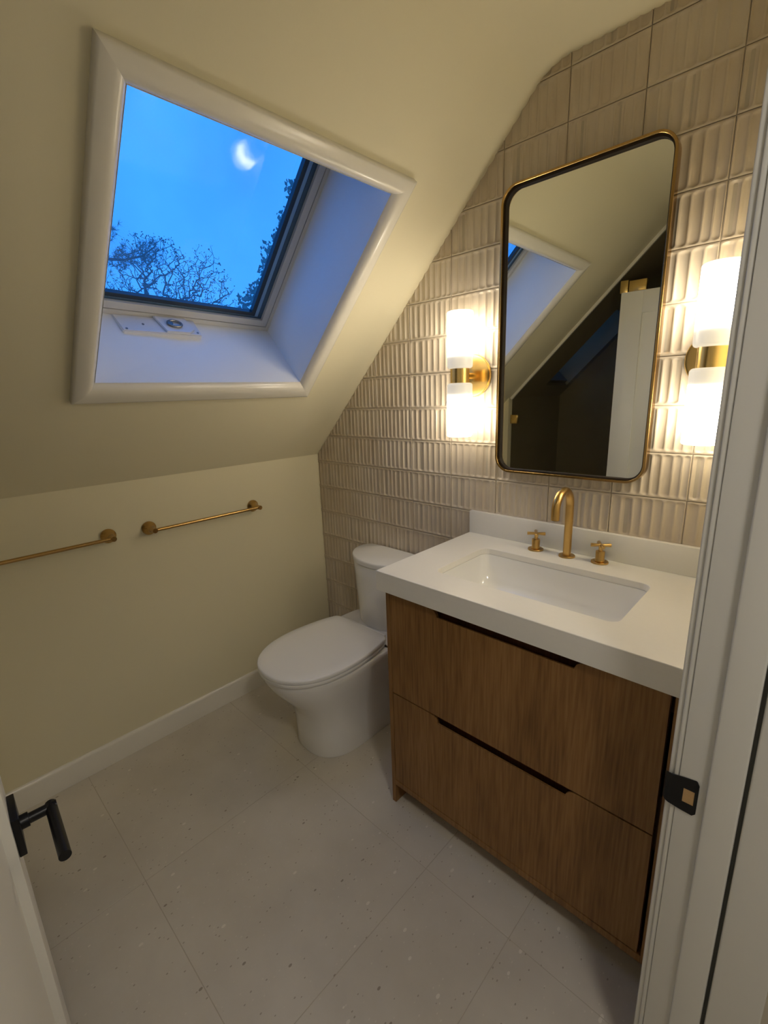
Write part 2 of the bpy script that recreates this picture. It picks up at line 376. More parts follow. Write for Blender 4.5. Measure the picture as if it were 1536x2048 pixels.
def edge_row(x, z, nx, nz, f=1.0):
    row = [bm.verts.new((x, .02, z))]
    for v in VR: row.append(bm.verts.new((x - f * nx * roll(v), -v, z - f * nz * roll(v))))
    return row
sec = [(sl(u, 0, 0)[0], sl(u, 0, 0)[2], -SA, CA, (0 if u < 0 else 1)) for u in (-.005, U0, U1, UT - FIL)]
for i, (x, z) in enumerate(pr):
    if i == 0: continue
    t = min(1, i / 10); sec.append((x, z, -SA * (1 - t), CA + (1 - CA) * t))
rows_ = [edge_row(*q) for q in sec]
for a_, b_ in zip(rows_, rows_[1:]):
    for k in range(len(a_) - 1): bm.faces.new((a_[k], b_[k], b_[k + 1], a_[k + 1]))
for (xa, za), (xb, zb) in zip(pr, pr[1:]):
    vs = [bm.verts.new((xa, -.14, za)), bm.verts.new((xb, -.14, zb)), bm.verts.new((xb, YG, zb)), bm.verts.new((xa, YG, za))]; bm.faces.new(vs)
bmesh.ops.remove_doubles(bm, verts=bm.verts, dist=.0004)
ceiling = struct(obj('ceiling', bm, m_ceil, smooth=20)); ceiling['label'] = 'cream sloping ceiling rising from the knee wall to a narrow flat strip'
bm = slope_mesh(-YG, -YB, (UA, UB, VA, VB), XSH / CA, UT)
v_ = [bm.verts.new(p) for p in ((XS, YG, HC), (XR, YG, HC), (XR, YB, HC), (XS, YB, HC))]; bm.faces.new(v_)
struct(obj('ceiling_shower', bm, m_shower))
# light-tight roof deck above everything
bm = nb(); box(bm, XS - .2, YB - .1, HC + .06, XR + .14, .06, HC + .10); 
roofm = bm
def roof_ring(bm, h, d):
    us = [-.3, h[0] - .012, h[1] + .012, UT + .05]; vs = [-.1, h[2] - .012, h[3] + .012, -YB + .1]
    return us, vs
for (u0, u1, v0, v1) in ((-.3, U0 - .012, -.06, 2.5), (U1 + .012, UT + .02, -.06, 2.5), (U0 - .012, U1 + .012, -.06, V0 - .012), (U0 - .012, U1 + .012, V1 + .012, VA - .012), (U0 - .012, U1 + .012, VB + .012, 2.5)):
    prism(roofm, [(u0, v0), (u1, v0), (u1, v1), (u0, v1)], sl, .02, .27)
box(roofm, XSH - .3, YB - .15, 0, -.11, .1, HK + .1)
prism(roofm, [(-.2, 0), (1.92, 0), (1.92, HC + .1), (XS, HC + .1), (-.2, HK - .1)], lambda a, b, d: (a, d, b), .03, .10)
struct(obj('trim_roof_deck', roofm, m_hallf))
# white strip closing the slope above the shower glass
st = nb(); prism(st, [(XSH / CA, YG), (UT, YG), (UT, YG + .014), (XSH / CA, YG + .014)], lambda a, b, d: sl(a, -b, d), -.016, 0)
struct(obj('trim_1', st, m_trim))

# ---- tiled wall
bw = nb(); prism(bw, [(-.0, 0), (XR, 0), (XR, HC + .03), (XS - .02, HC + .03), (0, HK + .01)], lambda a, b, d: (a, d, b), .005, .03)
wback = struct(obj('wall_back', bw, m_grout)); wback['label'] = 'wall of fluted glazed beige tiles behind toilet and vanity'
TW, TH, GAP = .2007, .1311, .0024
def tile_bm(seed, dens):
    r = random.Random(seed); nf = r.choice(dens); ws_ = [r.uniform(.82, 1.18) for _ in range(nf)]
    s = sum(ws_); w, h = TW - GAP, TH - GAP; e = .0035
    cuts = [0]; 
    for a in ws_: cuts.append(cuts[-1] + a / s)
    cols = [(0, 0, 0)]
    for i in range(nf):
        a, b = cuts[i], cuts[i + 1]; dep = r.uniform(.0036, .0052) * min(1.25, max(.6, (b - a) * nf))
        mrg = .0018 / w
        for t in (0, .07, .2, .4, .6, .8, .93, 1):
            cols.append((a + mrg + (b - a - 2 * mrg) * t, dep, t))
    cols.append((1, 0, 0))
    vs = [0, e, e + .002, e + .0045, e + .007, e + .010, e + .014, h / 2, h - e - .014, h - e - .010, h - e - .007, h - e - .0045, h - e - .002, h - e, h]
    bm = bmesh.new(); G = []
    slant = r.uniform(-.0006, .0006)
    for (u, dep, t) in cols:
        col = []
        for v in vs:
            dd = 0
            if dep:
                arch = .009 * (1 - math.sin(PI * t)); vv = min(v, h - v) - e - arch * .6
                f = max(0, min(1, vv / .006)); dd = dep * (math.sin(PI * t) ** .6 if 0 < t < 1 else 0) * math.sqrt(f)
            edge = .0012 if (u in (0, 1) or v in (0, h)) else 0
            col.append(bm.verts.new((u * w + GAP / 2, dd + edge, v + GAP / 2)))
        G.append(col)
    for a, b in zip(G, G[1:]):
        for j in range(len(vs) - 1): bm.faces.new((a[j], b[j], b[j + 1], a[j + 1]))
    be = [e_ for e_ in bm.edges if e_.is_boundary]
    ex = bmesh.ops.extrude_edge_only(bm, edges=be)
    for v in ex['geom']:
        if isinstance(v, bmesh.types.BMVert): v.co.y = .006
    return bm
def to_mesh(bm):
    bmesh.ops.recalc_face_normals(bm, faces=bm.faces)
    me = bpy.data.meshes.new('tile'); bm.to_mesh(me); bm.free(); me.materials.append(m_tile)
    me.polygons.foreach_set('use_smooth', [True] * len(me.polygons)); me.set_sharp_from_angle(angle=math.radians(50)); return me
dense = [to_mesh(tile_bm(i, (8, 8, 9))) for i in range(14)]
sparse = [to_mesh(tile_bm(100 + i, (7, 7, 8))) for i in range(14)]
rt_ = random.Random(11)
XT, Z0 = .0407, 1.0833
for n in range(-9, 10):
    for m in range(-1, 10):
        x, z = XT + m * TW, Z0 + n * TH
        if x > XR or z + TH < 0 or z > HC: continue
        if z > HK + (x + TW) * TA: continue
        me = rt_.choice(dense if m < 3 else sparse)
        cut = x < 0 or x + TW > XR or z < 0 or z + TH > HC - .0 or z + TH > HK + x * TA
        if cut:
            bm = bmesh.new(); bm.from_mesh(me); ox, oz = x, z
            for co, no_ in (((0.001 - ox, 0, 0), (-1, 0, 0)), ((XR - .001 - ox, 0, 0), (1, 0, 0)), ((0, 0, .001 - oz), (0, 0, -1)), ((0, 0, HC - oz), (0, 0, 1)), ((-ox, 0, HK - oz), (-SA, 0, CA))):
                bmesh.ops.bisect_plane(bm, geom=bm.verts[:] + bm.edges[:] + bm.faces[:], plane_co=co, plane_no=no_, clear_outer=True)
            if len(bm.faces) < 4: bm.free(); continue
            xs_ = [v.co.x for v in bm.verts]; zs_ = [v.co.z for v in bm.verts]
            if max(xs_) - min(xs_) < .006 or max(zs_) - min(zs_) < .006: bm.free(); continue
            me = to_mesh(bm)
        o = bpy.data.objects.new('tile', me); C.objects.link(o); o.parent = wback; o.location = (x, 0, z)

# ---- baseboards
def base_poly(h=.093, t=.013): return [(0, 0), (t, 0), (t, h - .012), (t * .75, h - .004), (t * .35, h), (0, h)]
bb = nb(); prism(bb, base_poly(), lambda a, b, d: (a, d, b), -.001, YG + .03); o = struct(obj('baseboard_left', bb, m_trim, smooth=35))
bb = nb(); prism(bb, base_poly(), lambda a, b, d: (XR - a, d, b), -.56, YJ0 + .075); struct(obj('baseboard_right', bb, m_trim, smooth=35))

# ------------------------------------------------------------------ skylight one
win = struct(thing('window_1', 'square skylight in the sloping ceiling with white casing, blue dusk sky outside', 'skylight'))
def shear(u, v): return u + .028 * max(0, (v - .334)) if u < .8 else u
def sls(u, v, d): return sl(shear(u, v), v, d)
DW = .29
# plastered reveal: four quads from the opening back to the frame
bi = (.503, 1.30, .334, 1.075)
f4 = [(U0 + .004, V0 + .004), (U1 - .004, V0 + .004), (U1 - .004, V1 - .004), (U0 + .004, V1 - .004)]
b4 = [(bi[0], bi[2]), (bi[1], bi[2]), (bi[1], bi[3]), (bi[0], bi[3])]
rv = nb()
for i in range(4):
    j = (i + 1) % 4
    q = [sl(*f4[i], -.004), sl(*f4[j], -.004), sls(*b4[j], DW + .05), sls(*b4[i], DW + .05)]
    vv = [rv.verts.new(p) for p in q]; rv.faces.new(vv)
obj('reveal', rv, m_well, win)
# casing: four mitred boards with a rounded face
cO = (.4235, 1.278, .275, 1.122); cI = (U0 + .004, U1 - .004, V0 + .004, V1 - .004)
prof = [(0, 0), (0, .016), (.03, .0185), (.12, .0205), (.35, .0235), (.5, .0245), (.62, .024), (.73, .0215), (.83, .0165), (.91, .0105), (.97, .004), (1, -.003)]
corn = [((cO[0], cO[2]), (cI[0], cI[2])), ((cO[1], cO[2]), (cI[1], cI[2])), ((cO[1], cO[3]), (cI[1], cI[3])), ((cO[0], cO[3]), (cI[0], cI[3]))]
for i in range(4):
    a, b = corn[i], corn[(i + 1) % 4]; bm = nb(); R = []
    for (o_, i_) in (a, b):
        R.append([bm.verts.new(sl(o_[0] + (i_[0] - o_[0]) * t, o_[1] + (i_[1] - o_[1]) * t, -h)) for t, h in prof])
    for k in range(len(prof) - 1): bm.faces.new((R[0][k], R[0][k + 1], R[1][k + 1], R[1][k]))
    obj('casing_board', bm, m_trim, win, smooth=40)
def ring(bm, o, i, d0, d1):
    po = [(o[0], o[2]), (o[1], o[2]), (o[1], o[3]), (o[0], o[3])]; pi = [(i[0], i[2]), (i[1], i[2]), (i[1], i[3]), (i[0], i[3])]
    for k in range(4):
        j = (k + 1) % 4
        t = bmesh.new(); A = [t.verts.new(sls(*p, d)) for d in (d0, d1) for p in (po[k], po[j], pi[j], pi[k])]
        for f in ((0, 1, 2, 3), (4, 5, 6, 7), (0, 1, 5, 4), (3, 2, 6, 7), (0, 3, 7, 4), (1, 2, 6, 5)): t.faces.new([A[q] for q in f])
        merge(bm, t)
    return bm
def ins(r, a): return (r[0] + a, r[1] - a, r[2] + a, r[3] - a)
fo = (.500, 1.31, .331, 1.08)
obj('window_frame', ring(nb(), fo, ins(fo, .018), DW - .002, DW + .06), m_sash, win)
obj('gap_line', ring(nb(), ins(fo, .016), ins(fo, .021), DW + .004, DW + .05), m_dark, win)
obj('sash', ring(nb(), ins(fo, .0205), ins(fo, .046), DW - .001, DW + .05), m_sash, win)
def ins2(r, a, b): return (r[0] + a, r[1] - a, r[2] + b, r[3] - b)
obj('gasket', ring(nb(), ins2(fo, .044, .044), ins2(fo, .052, .062), DW + .010, DW + .03), m_gasket2, win)
obj('spacer', ring(nb(), ins2(fo, .050, .061), ins2(fo, .054, .077), DW + .012, DW + .03), m_spacer, win)
obj('outer_gasket', ring(nb(), ins2(fo, .053, .076), ins2(fo, .068, .093), DW + .012, DW + .03), m_gasket, win)
gp = nb(); gi = ins(fo, .05); prism(gp, [(gi[0], gi[2]), (gi[1], gi[2]), (gi[1], gi[3]), (gi[0], gi[3])], sls, DW + .034, DW + .035)
pane = nb(); vv = [pane.verts.new(sls(*p, DW + .033)) for p in ((gi[0], gi[2]), (gi[1], gi[2]), (gi[1], gi[3]), (gi[0], gi[3]))]; pane.faces.new(vv); gp.free()
obj('pane', pane, m_skyglass, win)
# crank operator on the bottom of the sash
def VD(v, d, u): return sl(u, v, d)
op = nb(); prism(op, [(.655, DW - .083), (.655, DW - .002), (.928, DW - .002), (.918, DW - .083)], VD, .494, .519, bev=.003)
opn = obj('opener', op, m_plast, win, smooth=30)
cv = nb(); prism(cv, [(.675, DW - .06), (.700, DW - .082), (.780, DW - .082), (.800, DW - .004), (.690, DW - .004)], VD, .5192, .527, bev=.002); obj('opener_cover', cv, m_plast, opn, smooth=30)
kn = nb(); pts = [VD(.742 + .024 * math.cos(a), DW - .045 + .016 * math.sin(a), .532) for a in [2 * PI * i / 18 for i in range(19)]]
tube(kn, pts, .0038, 8); prism(kn, [(.758 + .010 * math.cos(2 * PI * i / 14), DW - .045 + .010 * math.sin(2 * PI * i / 14)) for i in range(14)], VD, .5265, .534); obj('opener_crank', kn, m_screw, opn, smooth=40)
for (v, d) in ((.905, DW - .073), (.845, DW - .045), (.667, DW - .070)):
    s_ = nb(); prism(s_, [(v + .004 * math.cos(2 * PI * i / 12), d + .004 * math.sin(2 * PI * i / 12)) for i in range(12)], VD, .5185, .5205); obj('screw', s_, m_screw, opn)

# ---- skylight two above the shower
win2 = struct(thing('window_2', 'second skylight over the shower, seen dimly in the mirror', 'skylight'))
rv = nb(); f4 = [(UA, VA), (UB, VA), (UB, VB), (UA, VB)]
for i in range(4):
    j = (i + 1) % 4; vv = [rv.verts.new(p) for p in (sl(*f4[i], -.002), sl(*f4[j], -.002), sl(*f4[j], .34), sl(*f4[i], .34))]; rv.faces.new(vv)
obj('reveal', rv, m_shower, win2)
def ring2(bm, a, b, d0, d1):
    for (u0, u1, v0, v1) in ((UA, UB, VA, VA + b), (UA, UB, VB - b, VB), (UA, UA + b, VA + b, VB - b), (UB - b, UB, VA + b, VB - b)):
        prism(bm, [(u0, v0), (u1, v0), (u1, v1), (u0, v1)], sl, d0, d1)
    return bm
obj('window_frame', ring2(nb(), 0, .05, .28, .33), m_sash, win2)
pane = nb(); vv = [pane.verts.new(sl(*p, .32)) for p in f4]; pane.faces.new(vv); obj('pane', pane, m_skyglass, win2)

# ------------------------------------------------------------------ door frame (trim_2) and door
tr = struct(thing('trim_2', 'white doorway frame at the right edge with a black strike plate', 'door frame'))
ZH = ZD
j = nb(); box(j, XR, YJ0, 0, 1.962, YJ0 + .012, ZH + .012, bev=.002)
obj('strike_jamb', j, m_jamb, tr, smooth=40)
j = nb(); box(j, XR, YJ1 - .012, 0, 1.95, YJ1, ZH, bev=.002); obj('hinge_jamb', j, m_jamb, tr, smooth=40)
j = nb(); box(j, XR, YJ1, ZH, 1.95, YJ0, ZH + .012, bev=.002); obj('head_jamb', j, m_jamb, tr, smooth=40)
s_ = nb(); box(s_, 1.848, YJ0 - .011, 0, 1.892, YJ0 - .0005, ZH, bev=.0035, seg=3); obj('door_stop', s_, m_jamb, tr, smooth=60)
s_ = nb(); box(s_, 1.898, YJ0 - .011, 0, 1.966, YJ0 - .0005, ZH, bev=.003, seg=3); obj('hall_casing', s_, m_jamb, tr, smooth=60)
s_ = nb(); box(s_, 1.8925, YJ0 - .0012, 0, 1.8975, YJ0 - .0002, ZH); obj('shadow_gap', s_, m_gap, tr)
s_ = nb(); box(s_, 1.848, YJ1 + .0005, 0, 1.892, YJ1 + .011, ZH, bev=.003); obj('door_stop', s_, m_jamb, tr, smooth=60)
s_ = nb(); box(s_, 1.848, YJ1 + .011, ZH - .011, 1.892, YJ0 - .011, ZH - .0005, bev=.003); obj('door_stop', s_, m_jamb, tr, smooth=60)
# room-side casing with stepped inner edge
s_ = nb(); box(s_, 1.7915, YJ0 + .0075, 0, 1.8005, YJ0 + .07, ZH + .07, bev=.002); box(s_, 1.8, YJ0 + .003, 0, 1.8078, YJ0 + .065, ZH + .065, bev=.0018); obj('casing_board', s_, m_jamb, tr, smooth=60)
s_ = nb(); box(s_, 1.792, YG + .006, 0, 1.8078, YJ1 - .005, ZH + .07, bev=.002); obj('casing_board', s_, m_jamb, tr, smooth=60)
s_ = nb(); box(s_, 1.792, YJ1 - .004, ZH + .005, 1.8078, YJ0 + .0025, ZH + .07, bev=.002); obj('casing_board', s_, m_jamb, tr, smooth=60)
# strike plate
FX = lambda a, b, d: (a, d, b)
outer = [(1.8010, .7020), (1.8010, .7610), (1.8290, .7672), (1.8345, .7655), (1.8376, .7590), (1.8376, .7060), (1.8350, .7010), (1.8290, .6985)]
hx0, hx1, hz0, hz1 = 1.8140, 1.8328, .7175, .7445
sp = nb(); ya, yb_ = YJ0 - .0022, YJ0 - .0002
for q in ([(1.801, .7610), (1.801, .7020), (hx0, .7000), (hx0, .7640)], [(hx0, hz1), (hx1, hz1), (hx1, .7668), (hx0, .7640)], [(hx0, .7000), (hx1, .6985), (hx1, hz0), (hx0, hz0)], [(hx1, .6985), (.0015 + 1.836, .7040), (1.8376, .7590), (1.8345, .7655), (hx1, .7668)]):
    prism(sp, q, FX, ya, yb_)
tube(sp, [], 0, 0) if False else None
# curled lip wrapping the casing edge
lp = []
for k in range(9):
    t = k / 8; lp.append((1.8015 - .0145 * math.sin(t * PI / 2), YJ0 - .0022 + .010 * (1 - math.cos(t * PI / 2))))
for (xa, y_a), (xb, y_b), k in zip(lp, lp[1:], range(8)):
    h0 = .0295 - .0035 * (k / 8) ** 2 * 2; h1 = .0295 - .0035 * ((k + 1) / 8) ** 2 * 2; zc = .7315
    t = bmesh.new(); A = [t.verts.new(p) for p in ((xa, y_a, zc - h0), (xb, y_b, zc - h1), (xb, y_b, zc + h1), (xa, y_a, zc + h0), (xa, y_a + .002, zc - h0), (xb + .001, y_b + .001, zc - h1), (xb + .001, y_b + .001, zc + h1), (xa, y_a + .002, zc + h0))]
    for f in ((0, 1, 2, 3), (4, 5, 6, 7), (0, 1, 5, 4), (3, 2, 6, 7), (0, 3, 7, 4), (1, 2, 6, 5)): t.faces.new([A[q] for q in f])
    merge(sp, t)
spo = obj('strike_plate', sp, m_black, tr); spo['label'] = 'black strike plate with a square latch hole'
s_ = nb(); box(s_, hx0, YJ0 - .0015, hz0, hx1, YJ0 - .0003, hz1); obj('latch_hole', s_, m_rawwood, spo)
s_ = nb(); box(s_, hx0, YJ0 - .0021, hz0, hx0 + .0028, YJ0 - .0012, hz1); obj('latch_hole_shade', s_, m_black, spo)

# door leaf: local x from hinge to free edge, local +y faces the tiled wall
DWD, DT = .842, .035
hx, hy = 1.797, -1.5255
ang = math.atan2(-1.482 - hy, .957 - hx)            # direction hinge -> free edge
door = struct(thing('door_1', 'white panelled door swung open at the left edge with a black lever', 'door', (hx, hy, 0.008), ang))
# local frame: x along leaf, hallward face (towards tiles) is at local y = 0, body behind it at +y (rot by ~177deg)
ZT = 1.90; ST = .112
def dbox(x0, x1, z0, z1, y0=0.0, y1=DT, bev=.0015): return BX(x0, y0, z0, x1, y1, z1, bev=bev)
obj('stile', dbox(0, ST, 0, ZT), m_door, door, smooth=40); obj('stile', dbox(DWD - ST, DWD, 0, ZT), m_door, door, smooth=40)
obj('rail', dbox(ST, DWD - ST, ZT - .115, ZT), m_door, door, smooth=40); obj('rail', dbox(ST, DWD - ST, 0, .2), m_door, door, smooth=40)
obj('panel', dbox(ST - .005, DWD - ST + .005, .19, ZT - .11, .014, DT - .014, bev=0), m_door, door)
# lever set
hxl, hzl = DWD - .062, .7245 - .008
hd = nb(); box(hd, hxl - .0355, -.0105, hzl - .0355, hxl + .0355, -.0002, hzl + .0355, bev=.0012)
h_ = obj('door_handle', hd, m_black, door, smooth=40); h_['label'] = 'black lever handle on a square rose'
lv = nb(); lathe(lv, [(.0120, 0), (.0120, .012), (.0088, .0125), (.0088, .052)], Matrix.Translation((hxl, -.010, hzl)) @ RX, 24)
obj('neck', lv, m_black, h_, smooth=40)
lv = nb(); tube(lv, [(hxl + .0090, -.0535, hzl), (hxl - .124, -.0535, hzl)], .0088, 24); obj('lever', lv, m_black, h_, smooth=40)
hd = nb(); box(hd, hxl - .0355, DT + .0002, hzl - .0355, hxl + .0355, DT + .0105, hzl + .0355, bev=.0012); tube(hd, [(hxl, DT + .01, hzl), (hxl, DT + .06, hzl)], .0125, 20); tube(hd, [(hxl + .0105, DT + .058, hzl), (hxl - .125, DT + .058, hzl)], .0118, 20)
obj('door_handle', hd, m_black, door, smooth=40)
for z in (.2, 1.0, 1.68):
    k = nb(); lathe(k, [(.006, -.045), (.006, .045)], Matrix.Translation((-.006, .004, z)), 14); obj('hinge', k, m_black, door, smooth=40)

# ------------------------------------------------------------------ shower glass
sg = thing('shower_screen', 'clear glass shower screen with brass clamps, seen in the mirror', 'shower screen', (XSH, YG - .008, 0))
def sgp(x0, x1, z0=.012):
    zt = lambda x: min(HC, HK + x * TA) - .02
    pts_ = [(x0, z0), (x1, z0), (x1, zt(x1))]
    if x0 < XS < x1: pts_.append((XS, zt(XS)))
    pts_.append((x0, zt(x0))); return pts_
for x0, x1 in ((XSH + .005, .953), (.958, 1.786)):
    g_ = nb(); zf = (lambda p: [(a, min(b, 1.985)) for a, b in p]) if x0 > .9 else (lambda p: p)
    t = bmesh.new(); vv = [t.verts.new((a - XSH, 0, b)) for a, b in zf(sgp(x0, x1))]; t.faces.new(vv); merge(g_, t)
    obj('glass_panel', g_, m_showerglass, sg)
for x0, x1, z0, z1 in ((.910, .952, 1.925, 1.992), (.957, 1.048, 1.925, 1.985)):
    k = nb(); box(k, x0 - XSH, -.012, z0, x1 - XSH, .012, z1, bev=.0015); obj('hinge_clamp', k, m_brass_lt, sg, smooth=30)
k = nb(); box(k, .001, -.012, 1.175, .052, .012, 1.235, bev=.0015); obj('wall_clamp', k, m_brass_lt, sg, smooth=30)
k = nb(); box(k, .001, -.009, 0.0, 1.786 - XSH, .009, .011); obj('channel', k, m_brass_lt, sg)

# ------------------------------------------------------------------ vanity
XV0, XV1, YF, HT, TK = .945, XR - .003, -.542, .872, .063
XC0, XC1, YC = .968, 1.781, -.525
van = thing('vanity_cabinet', 'walnut brown oak vanity cabinet with two drawers under the white countertop', 'cabinet', (XC0, YC, 0))
def vb(x0, x1, z0, z1, y0=YC, y1=-.012, bev=.0008): return BX(x0 - XC0, y0 - YC, z0, x1 - XC0, y1 - YC, z1, bev=bev, seg=1)
ZC = HT - TK - .001
obj('side_panel', vb(XC0, XC0 + .016, 0, ZC), m_oak, van); obj('side_panel', vb(XC1 - .018, XC1, .076, ZC), m_oak, van)
obj('toe_rail', vb(XC0 + .016, XC1 - .018, .076, .097), m_oak, van)
obj('toe_shade_board', vb(XC0 + .016, XC1, .0, .0755, YC + .055, YC + .07), m_oakd, van)  # added board, dark so the space under the rail reads as shadow
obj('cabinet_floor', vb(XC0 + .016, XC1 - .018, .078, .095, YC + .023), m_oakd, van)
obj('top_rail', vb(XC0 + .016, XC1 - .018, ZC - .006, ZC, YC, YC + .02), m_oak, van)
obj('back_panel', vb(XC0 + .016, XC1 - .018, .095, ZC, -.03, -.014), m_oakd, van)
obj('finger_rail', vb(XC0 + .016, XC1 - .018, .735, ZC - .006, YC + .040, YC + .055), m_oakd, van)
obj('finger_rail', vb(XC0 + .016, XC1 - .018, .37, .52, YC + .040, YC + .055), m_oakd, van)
dx0, dx1 = XC0 + .0185, 1.7545
def drawer_poly(z0, z1, hx0, hx1, dep):
    p = [(dx0, z0), (dx1, z0), (dx1, z1)]
    # scoop: rounded slanted ends
    r = .024
    for k in range(9):
        a = PI / 2 * k / 8; p.append((hx1 + .012 - (r * 1.25) * math.sin(a) + 0, z1 - dep * (1 - math.cos(a)) if k else z1))
    for k in range(8, -1, -1):
        a = PI / 2 * k / 8; p.append((hx0 - .012 + (r * 1.25) * math.sin(a), z1 - dep * (1 - math.cos(a)) if k else z1))
    p.append((dx0, z1)); return [(a - XC0, b) for a, b in p]
FXY = lambda a, b, d: (a, d - YC, b)
for z0, z1, d_ in ((.4475, ZC - .009, .023), (.0995, .4430, .022)):
    q = nb(); prism(q, drawer_poly(z0, z1, 1.150, 1.580, d_), FXY, YC + .001, YC + .007); prism(q, drawer_poly(z0, z1, 1.146, 1.584, d_ + .030), FXY, YC + .0071, YC + .021)
    dr = obj('drawer', q, m_oak, van)
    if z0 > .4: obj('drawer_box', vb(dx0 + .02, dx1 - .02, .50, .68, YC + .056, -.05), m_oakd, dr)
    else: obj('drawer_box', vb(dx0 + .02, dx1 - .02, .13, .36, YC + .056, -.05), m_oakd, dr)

# ------------------------------------------------------------------ countertop + backsplash
ct = thing('countertop', 'white quartz countertop with a mitred front edge and low backsplash', 'countertop', (XV0, YF, HT - TK))
SX0, SX1, SY0, SY1, SR = 1.090, 1.618, -.432, -.146, .028
def c3(x, y, z): return (x - XV0, y - YF, z - (HT - TK))
def outer_pts(n, x0, x1, y0, y1):     # matches rrect vertex order/count: project the inner corner fans onto the outer rectangle
    P = []
    for cx, cy, a0 in ((x1, y1, 0), (x0, y1, PI / 2), (x0, y0, PI), (x1, y0, 1.5 * PI)):
        for i in range(n + 1): P.append((cx, cy, i))
    return P
inn = rrect(SX0, SX1, SY0, SY1, SR, 6)
YBK = -.0015
def outr(x0, x1, y0, y1):
    P = []
    for (a, b) in inn:
        P.append(None)
    k = 0; res = []
    cs = ((x1, y1), (x0, y1), (x0, y0), (x1, y0))
    for ci in range(4):
        for i in range(7):
            ax, ay = inn[ci * 7 + i]; cx, cy = cs[ci]
            if i == 3: res.append((cx, cy))
            elif (i < 3) == (ci % 2 == 0): res.append((cx, ay))
            else: res.append((ax, cy))
    return res
ZS = HT - .020
s_ = nb(); ou = outr(XV0, XV1, YF, YBK)
e_ = .0012
oe = [(min(max(a, XV0 + e_), XV1 - e_), max(b, YF + e_)) for a, b in ou]
rings = [[c3(a, b, ZS) for a, b in inn], [c3(a, b, HT - e_) for a, b in inn], [c3(a + (1 if a > 1.354 else -1) * -0, b, HT) for a, b in rrect(SX0 - e_, SX1 + e_, SY0 - e_, SY1 + e_, SR, 6)],
         [c3(a, b, HT) for a, b in oe], [c3(a, b, HT - e_) for a, b in ou], [c3(a, b, ZS) for a, b in ou], [c3(a, b, ZS) for a, b in inn]]
loft(s_, rings, False, False); bmesh.ops.remove_doubles(s_, verts=s_.verts, dist=.00001)
obj('slab', s_, m_quartz, ct)
ap = nb(); t = bmesh.new()
box(ap, 0, 0, 0, XV1 - XV0, .020, TK - .0201); box(ap, 0, .020, 0, .020, YBK - YF, TK - .0201)
obj('apron', ap, m_quartz, ct)
bs = BX(XV0, -.020, HT + .0002, XV1, YBK, HT + .086, bev=.0012); tag(obj('backsplash', bs, m_quartz, smooth=40), 'low white quartz backsplash strip standing on the back of the countertop', 'backsplash')

# sink
sk = thing('sink', 'white rectangular undermount sink set into the countertop', 'sink', ((SX0 + SX1) / 2, (SY0 + SY1) / 2, .70))
ox, oy, oz = (SX0 + SX1) / 2, (SY0 + SY1) / 2, .70
def rr(i, z, r): return [(a - ox, b - oy, z - oz) for a, b in rrect(SX0 + i, SX1 - i, SY0 + i, SY1 - i, r, 6)]
b_ = nb(); zt = ZS - .0005
loft(b_, [rr(-.014, zt, .03), rr(.0015, zt, .028), rr(.004, zt - .012, .03), rr(.007, zt - .05, .034), rr(.014, zt - .085, .045), rr(.028, zt - .108, .06), rr(.055, zt - .122, .075), rr(.09, zt - .128, .05), rr(.125, zt - .130, .016)], False, True)
obj('basin', b_, m_ceram, sk, smooth=50)
b_ = nb(); loft(b_, [rr(-.014, zt, .03), rr(-.012, zt - .06, .04), rr(0.0, zt - .11, .06), rr(.04, zt - .142, .07)], False, True); obj('outer_shell', b_, m_ceram, sk, smooth=50)
b_ = nb(); lathe(b_, [(.024, 0), (.022, .003), (.012, .004), (.001, .002)], Matrix.Translation((0, 0, zt - .1305 - oz)), 24); obj('drain', b_, m_brass, sk, smooth=40)

# ------------------------------------------------------------------ faucet
fx, fy = 1.346, -.062
fa = thing('faucet', 'brushed brass widespread faucet with curved spout and two cross handles behind the sink', 'faucet', (fx, fy, HT))
RA = .053; pts = [(0, 0, .004), (0, 0, .06), (0, 0, .12), (0, 0, .172)]
for k in range(1, 21):
    a = PI * k / 20; pts.append((0, -RA + RA * math.cos(a), .172 + RA * math.sin(a)))
pts.append((0, -2 * RA, .160)); pts.append((0, -2 * RA - .0, .145))
b_ = nb(); tube(b_, pts, .0125, 28); spt = obj('spout', b_, m_brass, fa, smooth=50)
b_ = nb(); lathe(b_, [(.0255, .0002), (.0255, .004), (.0245, .0052), (.0145, .0052)], n=40); obj('base_ring', b_, m_brass, spt, smooth=40)
b_ = nb(); lathe(b_, [(.0095, 0), (.0095, .002)], Matrix.Translation((0, -2 * RA, .1432)), 20); obj('aerator', b_, m_black, spt)
for x, y, rz in ((1.238, -.060, .5), (1.447, -.056, .55)):
    b = nb(); lathe(b, [(.0130, .005), (.0145, .008), (.0130, .012), (.0135, .036), (.0125, .038), (.006, .038), (.006, .058), (.0072, .060)]); h = obj('handle', b, m_brass, fa, smooth=40, loc=(x - fx, y - fy, 0), rot=(0, 0, rz))
    b = nb(); lathe(b, [(.0255, .0002), (.0255, .004), (.0245, .0052), (.013, .0052)]); obj('base_ring', b, m_brass, h, smooth=40)
    for k in range(4):
        b = nb(); a = k * PI / 2; T = Matrix.Rotation(a, 4, 'Z') @ Matrix.Translation((0, 0, .057)) @ RY
        lathe(b, [(.0042, .002), (.0058, .028), (.005, .0292)], T, 14); obj('cross_arm', b, m_brass, h, smooth=40)

